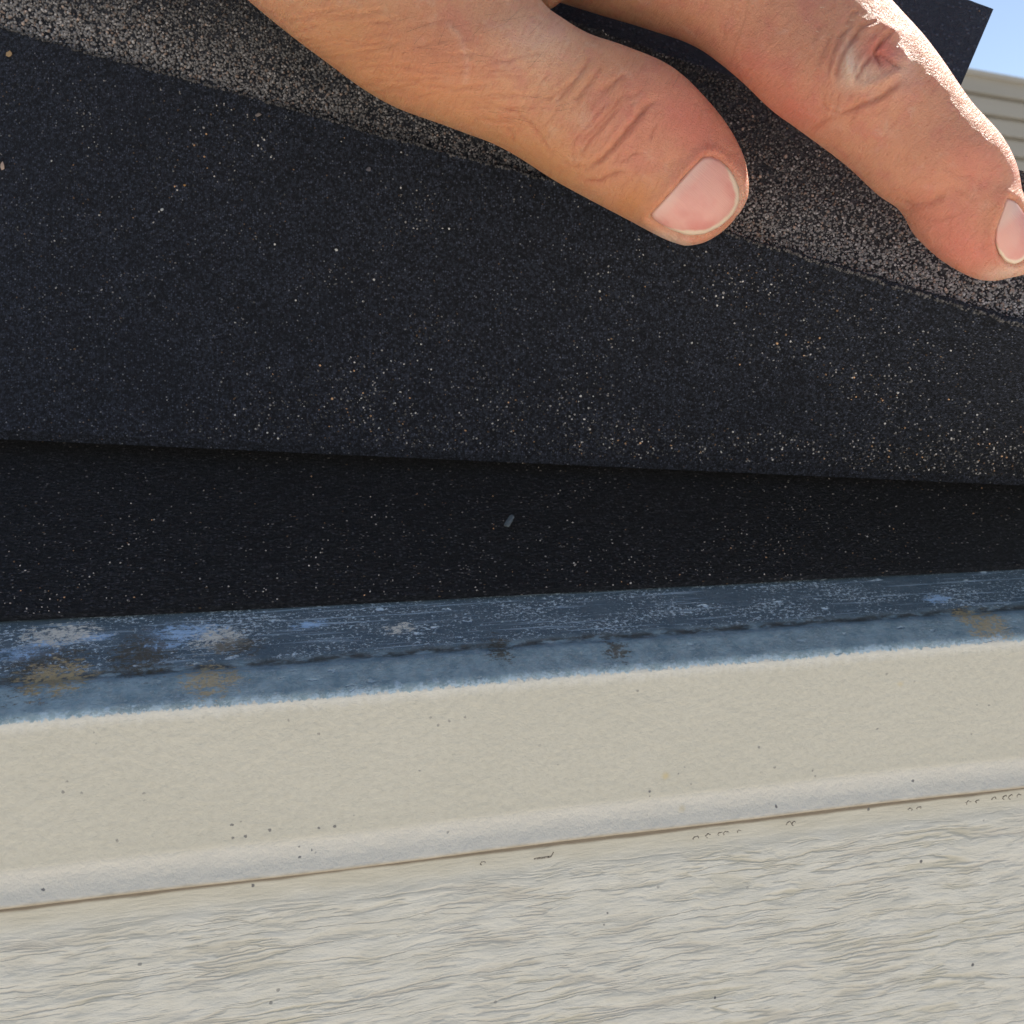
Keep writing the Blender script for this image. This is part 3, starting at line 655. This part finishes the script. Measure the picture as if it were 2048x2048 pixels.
# along/across coordinates of the digit for directional wrinkle bump
ang = np.where(px+py*.0 > 1500-(py*.3), R(45), R(28)); ax_ = px*np.cos(ang)+py*np.sin(ang); ac_ = -px*np.sin(ang)+py*np.cos(ang)
uvset(hand, np.stack([ax_/100, ac_/100, pz*100], -1), 'huv')
def m_skin():
    a = N('skin'); uv = a.attr('huv', 'Vector'); o = a.obj()
    cr = a.attr('crease', 'Fac'); rd = a.attr('red', 'Fac'); pa = a.attr('pale', 'Fac'); tn = a.attr('tanned', 'Fac')
    base = a.mix(a.noise(o, 90, 5, .6), (.57, .255, .135), (.70, .375, .215))
    base = a.mix(a.ramp(a.noise(o, 200, 5, .65), .46, .64, 0, .55), base, (.58, .215, .15))
    base = a.mix(a.ramp(a.noise(o, 330, 3, .6), .56, .72, 0, .35), base, (.68, .47, .34))
    base = a.mix(a.math('MULTIPLY', tn, .8, clamp=True), base, (.58, .255, .095))
    base = a.mix(a.math('MULTIPLY', rd, .66, clamp=True), base, (.68, .20, .14))
    base = a.mix(a.math('MULTIPLY', pa, .7, clamp=True), base, (.72, .55, .42))
    base = a.mix(a.math('MULTIPLY', cr, .6, clamp=True), base, (.42, .10, .05))
    w1 = a.noise(a.mapv(uv, (16, 4.0, 2)), 1, 5, .65, .6)
    w2 = a.noise(a.mapv(uv, (7, 26, 4), (0, 0, 0), (0, 0, .6)), 1, 3, .6, .3)
    v = a.voro(a.mapv(uv, (24, 15, 5), (0, 0, 0), (0, 0, .3)), 1, 'Distance', .9, 'DISTANCE_TO_EDGE')
    h = a.math('ADD', a.math('MULTIPLY', w1, 1.5), a.math('ADD', a.math('MULTIPLY', w2, .6), a.math('MULTIPLY', a.ramp(v, 0, .12), .28)))
    base = a.mix(a.ramp(w1, .52, .34, 0, .28), base, (.44, .15, .075))
    base = a.mix(a.ramp(v, .07, 0, 0, .16), base, (.35, .12, .07))
    h = a.math('ADD', h, a.math('MULTIPLY', a.noise(o, 2600, 3, .6), .35))
    nr = a.bump(h, .62, .0005)
    m = a.fin(base, a.ramp(a.noise(o, 700, 3), .3, .7, .40, .58), nr, .45, Subsurface_Weight=.6, Subsurface_Radius=(1.0, .35, .2))
    a.b.inputs['Subsurface Scale'].default_value = .0022
    return m
me2.materials.clear(); me2.materials.append(m_skin()); me2.polygons.foreach_set('use_smooth', np.ones(len(me2.polygons), dtype=bool))
tag(hand, "a person's bare hand with thumb and scarred forefinger pressed on the lifted black shingle", 'person')

# nail plates
def m_nail():
    a = N('fingernail'); d = a.attr('edge', 'Fac'); l = a.attr('lun', 'Fac'); uv = a.attr('nuv', 'Vector')
    col = a.mix(a.ramp(a.noise(a.obj(), 110, 3), .35, .65), (.62, .22, .175), (.70, .345, .27))
    col = a.mix(a.math('MULTIPLY', l, .75), col, (.68, .45, .36))
    d = a.math('ADD', d, a.math('MULTIPLY', a.math('SUBTRACT', a.noise(a.obj(), 500, 3), .5), .10))
    col = a.mix(a.ramp(d, .80, .88, 0, .8), col, (.74, .62, .44))
    col = a.mix(a.math('MULTIPLY', a.ramp(d, .92, .96), .6), col, (.62, .43, .30))
    ridg = a.noise(a.mapv(uv, (28, 1.2, 1)), 1, 3)
    return a.fin(col, .28, a.bump(ridg, .4, .0003), .5, Subsurface_Weight=.15, Subsurface_Scale=.001)
mat_nail = m_nail()
def nail(poly, prox, name, label, bulge, dirv):
    P = np.array(poly, float); c = P.mean(0)
    P2 = np.concatenate([P, P[:1]]); L = np.concatenate([[0], np.cumsum(np.hypot(*(P2[1:]-P2[:-1]).T))]); n = 96
    tt = np.linspace(0, L[-1], n, endpoint=False); O = np.stack([np.interp(tt, L, P2[:, 0]), np.interp(tt, L, P2[:, 1])], 1)
    for _ in range(3): O = .5*O+.25*np.roll(O, 1, 0)+.25*np.roll(O, -1, 0)
    m = 30; V_ = []; E = []; U = []
    dv = np.array(dirv)/np.hypot(*dirv); rad = max(((O-c)@dv))
    for i in range(m):
        f = (i+1)/m
        for q in range(n):
            xy = c+(O[q]-c)*f; r = Vector(ray(*xy)).normalized()
            loc, nr_, _i, _d = BVH0.ray_cast(Vector(CAM), r, .4)
            if loc is None: loc = Vector(at(xy[0], xy[1], .1545)); nr_ = -r
            side = abs((O[q]-c)@np.array([-dv[1], dv[0]]))
            al = (xy-c)@dv/rad
            lift = .00010+bulge*(1-f**2.2)-.00035*max(0, f-.93)/.07
            V_.append(np.array(loc)+np.array(nr_)*lift)
            qd = ((O[q]-c)@dv)/rad; E.append(f*(.80+.20*min(1, max(0, (qd+.35)/.7)))); U.append(((xy-c)@np.array([-dv[1], dv[0]])/40, al, 0))
    cl_ = np.array(Vector(ray(*c)).normalized()); loc, nr_, _i, _d = BVH0.ray_cast(Vector(CAM), Vector(ray(*c)).normalized(), .4)
    V_.append(np.array(loc)+np.array(nr_)*(.0001+bulge)); E.append(0); U.append((0, 0, 0))
    Fc = [((i)*n+q, i*n+(q+1) % n, (i+1)*n+(q+1) % n, (i+1)*n+q) for i in range(m-1) for q in range(n)]+[(m*n, (q+1) % n, q) for q in range(n)]
    # skirt so the plate has thickness
    base_ = len(V_)
    for q in range(n):
        v0 = V_[(m-1)*n+q]; V_.append(v0 + (np.array(v0)-CAM)/np.linalg.norm(v0-CAM)*.0007); E.append(1); U.append((0, 1, 0))
    Fc += [((m-1)*n+q, (m-1)*n+(q+1) % n, base_+(q+1) % n, base_+q) for q in range(n)]
    V_ = np.array(V_)
    o = mesh_obj(name, V_, Fc, mat_nail, hand); fset(o, E, 'edge')
    al = np.array([u[1] for u in U]); fset(o, np.clip((-al-.35)/.3, 0, 1), 'lun'); uvset(o, U, 'nuv')
    bm_ = bmesh.new(); bm_.from_mesh(o.data); bmesh.ops.recalc_face_normals(bm_, faces=bm_.faces); bm_.to_mesh(o.data); bm_.free()
    if label: o['label'] = label
    return o
nail(NT, None, 'fingernail', 'broad pink thumbnail with a pale free edge', .00035, (.75, .66))
nail(NI, None, 'fingernail', 'pink nail of the forefinger, cut by the right edge of the photo', .0003, (.65, .76))
# fine hairs
g = N('body_hair'); mat_hair = g.fin((.10, .05, .03), .4); g = N('fair_hair'); mat_fair = g.fin((.75, .62, .45), .4)
def hair(mat, roots, ln, ang0, spread, r=.00003):
    Vv, Fc = [], []
    for (x, y) in roots:
        loc, nr_, _i, _d = BVH0.ray_cast(Vector(CAM), Vector(ray(x, y)).normalized(), .4)
        if loc is None: continue
        a = ang0+random.uniform(-spread, spread); l = ln*random.uniform(.6, 1.2)
        d = rgt*math.cos(a)-upv*math.sin(a); nn = np.array(nr_); p = np.array(loc); cur = random.uniform(-1, 1)
        pts = [p+d*l*t+nn*l*(.25*t-.18*t*t)+upv*l*.2*cur*t*t for t in np.linspace(0, 1, 7)]
        for i, q in enumerate(pts):
            rr_ = r*(1-.8*i/6)
            for k_ in range(3):
                an = 2*math.pi*k_/3; Vv.append(q+rr_*(math.cos(an)*rgt+math.sin(an)*upv))
        b = len(Vv)-21
        Fc += [(b+i*3+k_, b+i*3+(k_+1) % 3, b+i*3+3+(k_+1) % 3, b+i*3+3+k_) for i in range(6) for k_ in range(3)]
    return mesh_obj('hair', Vv, Fc, mat, hand)
hair(mat_hair, [(random.uniform(560, 1060), random.uniform(20, 270)) for _ in range(60)]+[(1105, 215), (1112, 222), (1050, 190), (1062, 196), (640, 70), (560, 30), (600, 60), (1330, 168), (1345, 176), (1400, 222)], .0042, -.5, .7, .000022)
hair(mat_fair, [(1640, 15), (1648, 22), (1668, 45), (1680, 48), (1650, 55), (1660, 75), (1632, 62), (1700, 40), (1610, 40)], .0034, .35, .35, .00003)

# ------------------------------------------------------------ small things
def chunk(name, px_, py_, off, size, col, label, cat, flat=.5, seed=0):
    Pc = plane_hit(px_, py_, off)
    return Pc
# galvanised nail stub poking through the starter, with rust-brown grit beside it
P0 = plane_hit(1012, 1052, .0036); dirn = at(1036, 1024, .21)-at(1012, 1052, .21); dirn /= np.linalg.norm(dirn); dirn = dirn*.9+np.array([0, .35, .05]); dirn /= np.linalg.norm(dirn)
bm = bmesh.new(); prev = None; a_ = np.cross(dirn, [0, 0, 1]); a_ /= np.linalg.norm(a_); b_ = np.cross(dirn, a_)
for s__, rr_ in ((-.0001, .0003), (0, .00052), (.0009, .00055), (.0016, .00052), (.0024, .00048), (.0027, .0003)):
    ring = [bm.verts.new(P0+dirn*s__+rr_*(1.35*math.cos(t)*a_+.8*math.sin(t)*b_)*(1+.12*math.sin(3*t+s__*900))) for t in np.linspace(0, 2*math.pi, 12, endpoint=False)]
    if prev:
        for j in range(12): bm.faces.new((prev[j], prev[(j+1) % 12], ring[(j+1) % 12], ring[j]))
    else: bm.faces.new(ring[::-1])
    prev = ring
bm.faces.new(prev); bmesh.ops.recalc_face_normals(bm, faces=bm.faces); me = bpy.data.meshes.new('metal_chip'); bm.to_mesh(me); bm.free()
g = N('dull_zinc'); me.materials.append(g.fin(g.mix(g.noise(g.obj(), 1500, 3), (.03, .04, .045), (.15, .175, .18)), .5))
chip = bpy.data.objects.new('nail', me); C.objects.link(chip); tag(chip, 'tiny dull grey metal nail stub lying on the dark starter shingle', 'nail')

def stone(name, P, Nn, size, col, label, cat, parent=None, flat=.55, rgh=.7, group=None):
    bm = bmesh.new(); bmesh.ops.create_icosphere(bm, subdivisions=1, radius=.5)
    for v in bm.verts:
        v.co *= 1+.55*(random.random()-.5)
        v.co.x *= size[0]; v.co.y *= size[1]; v.co.z *= size[2]
    q = Vector(Nn).to_track_quat('Z', 'Y')
    for v in bm.verts: v.co = q@v.co
    me = bpy.data.meshes.new(name); bm.to_mesh(me); bm.free()
    g = N(name+'_mat'); me.materials.append(g.fin(g.mix(g.noise(g.obj(), 1200, 3), col, tuple(c*.6 for c in col)), rgh))
    o = bpy.data.objects.new(name, me); o.location = Vector(P)+Vector(Nn)*size[2]*.3; C.objects.link(o); tag(o, label, cat, group); return o
bvA = BVHTree.FromPolygons([tuple(v) for v in GA.reshape(-1, 3)], [tuple(map(int, f)) for f in grid_faces(len(pxs), m)])
def onA(x, y):
    loc, n_, _a, _b = bvA.ray_cast(Vector(CAM), Vector(ray(x, y)).normalized(), 1)
    if loc is None: return None
    if n_.dot(Vector(CAM)-loc) < 0: n_ = -n_
    return loc, n_
for x, y, sz, col, lab, cat in (
    (19, 109, (.0024, .0019, .0008), (.42, .27, .13), 'rust-orange flake stuck to the shingle back near the upper left corner', 'flake'),
    (5, 332, (.0014, .0026, .0007), (.50, .36, .28), 'pinkish tan chip on the shingle back at the left edge', 'chip'),
    (370, 371, (.0009, .0008, .0006), (.45, .24, .08), 'small orange crumb on the black shingle back', 'crumb'),
    (325, 420, (.0010, .0010, .0008), (.60, .62, .60), 'pale grey granule lying below the orange crumb', 'granule'),
    (673, 500, (.0011, .0009, .0006), (.62, .60, .55), 'white granule on the black shingle back left of the thumb', 'granule'),
    (738, 339, (.0020, .0014, .0006), (.13, .12, .13), 'dark grey flake just under the granule band', 'flake'),
    (517, 230, (.0022, .0011, .0006), (.20, .16, .14), 'brown-grey sliver under the granule band left of the hand', 'flake')):
    h_ = onA(x, y)
    sz = tuple(q*.68 for q in sz)
    if h_: stone(cat if cat != 'chip' else 'asphalt_chip', h_[0], h_[1], sz, col, lab, cat)

# curled dark egg-like marks tucked under the hem
g = N('dark_grime'); mat_gr = g.fin(g.mix(g.ramp(g.noise(g.obj(), 2500, 3), .4, .6), (.10, .085, .065), (.36, .33, .27)), .8)
def curl(px_, py_, r, parent):
    P = face_hit(px_, py_, FX-.0006); Vv = []; n = 10
    a0_ = random.uniform(-.6, .9)
    for i in range(n):
        a = a0_+math.pi*1.15*i/(n-1); c_ = P+np.array([math.cos(a)*r*(1+.2*math.sin(i*2.1+px_)), 0, math.sin(a)*r*.8*(1+.25*math.sin(i*1.7+px_))])
        for k_ in range(5):
            b = 2*math.pi*k_/5; Vv.append(c_+.00010*(math.cos(b)*np.array([math.cos(a), 0, math.sin(a)])+math.sin(b)*np.array([0, 1, 0])))
    Fc = [(i*5+k_, i*5+(k_+1) % 5, i*5+5+(k_+1) % 5, i*5+5+k_) for i in range(n-1) for k_ in range(5)]
    return Vv, Fc
allV, allF = [], []
for x, y in ((1417,1672),(1440,1668),(1452,1667),(1478,1663),(1578,1648),(1588,1647),(1820,1620),(1838,1617),(1937,1606),(1955,1603),(1988,1598),(2010,1595),(2022,1594),(2038,1592),(966,1727),(1392,1677)):
    a, b = curl(x, y, random.uniform(.0003, .00055), None); off = len(allV); allV += a; allF += [tuple(i+off for i in f) for f in b]
cz = mesh_obj('grime_marks', allV, allF, mat_gr, sw); 
# small rectangular scrap outline under the hem, middle
rx = [face_hit(x, y, FX-.0006) for x, y in ((1066,1708),(1107,1704),(1103,1713),(1068,1718))]; Vv = []; Fc = []
for i in (1, 2):
    p0, p1 = rx[i], rx[(i+1) % 4]; d = (p1-p0); d /= np.linalg.norm(d); n_ = np.cross(d, [0, 1, 0])
    b = len(Vv); hw = .00007 if i != 2 else .00013
    for p in (p0, p1):
        for sy in (-.0001, .0001):
            for sn in (-hw, hw): Vv.append(p+n_*sn+np.array([0, sy, 0]))
    Fc += [tuple(b+j for j in f) for f in ((0,1,3,2),(4,6,7,5),(0,4,5,1),(2,3,7,6),(0,2,6,4),(1,5,7,3))]
mesh_obj('caulk_scrap', Vv, Fc, mat_gr, sw, False)

# ------------------------------------------------------------ neighbouring house: gable-side siding wall far to the right
nb = empty('neighbour_house', 'distant grey-beige house with horizontal siding under the blue sky at the right', 'house')
g = N('distant_siding_paint'); o_ = g.obj()
mat_nb = g.fin(g.mix(g.noise(g.mapv(o_, (.6, .6, 6)), 1, 5), (.27, .25, .21), (.35, .325, .27)), .8)
mat_nr = N('distant_roof').fin((.10, .095, .09), .9)
d0 = 9.0
A_ = at(1700, 108, d0*1.0); B_ = at(2500, 250, d0*1.28)
ztop = None
du = (B_-A_); zt0, zt1 = A_[2], B_[2]
pts = []; cs = .19
nx = 2
V_, Fc = [], []
hor = du.copy(); hor[2] = 0; hor /= np.linalg.norm(hor); outn = np.array([hor[1], -hor[0], 0]); outn = outn if outn@(CAM-A_) > 0 else -outn
Lw = np.linalg.norm(du[:2]); slp = du[2]/Lw
for r_ in range(36):
    for (dy, dz) in ((0, 0), (.03, -cs+.035), (-.05, -cs+.033), (-.05, -cs)):
        for s__ in (-4.0, Lw+6):
            p = A_+hor*s__; z = zt0+slp*s__ - r_*cs*(1+.0*r_)+dz
            V_.append(np.array([p[0], p[1], z])+outn*dy)
n_ = len(V_)//2
Fc = [(2*i, 2*i+1, 2*i+3, 2*i+2) for i in range(n_-1)]
V_ = np.array(V_)
mesh_obj('siding', V_-np.array(nb.location), Fc, mat_nb, nb, False)
# fascia cap along its top and a body behind
def bar(name, p0, p1, w_, h_, mat, parent):
    up_ = np.array([0, 0, 1.]); Vv = []
    for p in (p0, p1):
        for a in (-w_, 0):
            for b in (0, h_): Vv.append(p-outn*a+up_*b)
    return mesh_obj(name, Vv, [(0,1,3,2),(4,6,7,5),(0,4,5,1),(2,3,7,6),(0,2,6,4),(1,5,7,3)], mat, parent, False)
pa_ = A_-hor*4; pa_[2] = zt0-slp*4; pb_ = A_+hor*(Lw+6); pb_[2] = zt0+slp*(Lw+6)
bar('top_trim', pa_-outn*.05, pb_-outn*.05, .09, .05, mat_nb, nb)
bk = [V_[0], V_[1], V_[-1], V_[-2]]; bk2 = [p-outn*5 for p in bk]
mesh_obj('body', bk2+[p-outn*.06 for p in bk], [(0,1,2,3),(0,4,5,1),(1,5,6,2),(2,6,7,3),(3,7,4,0)], mat_nr, nb, False)
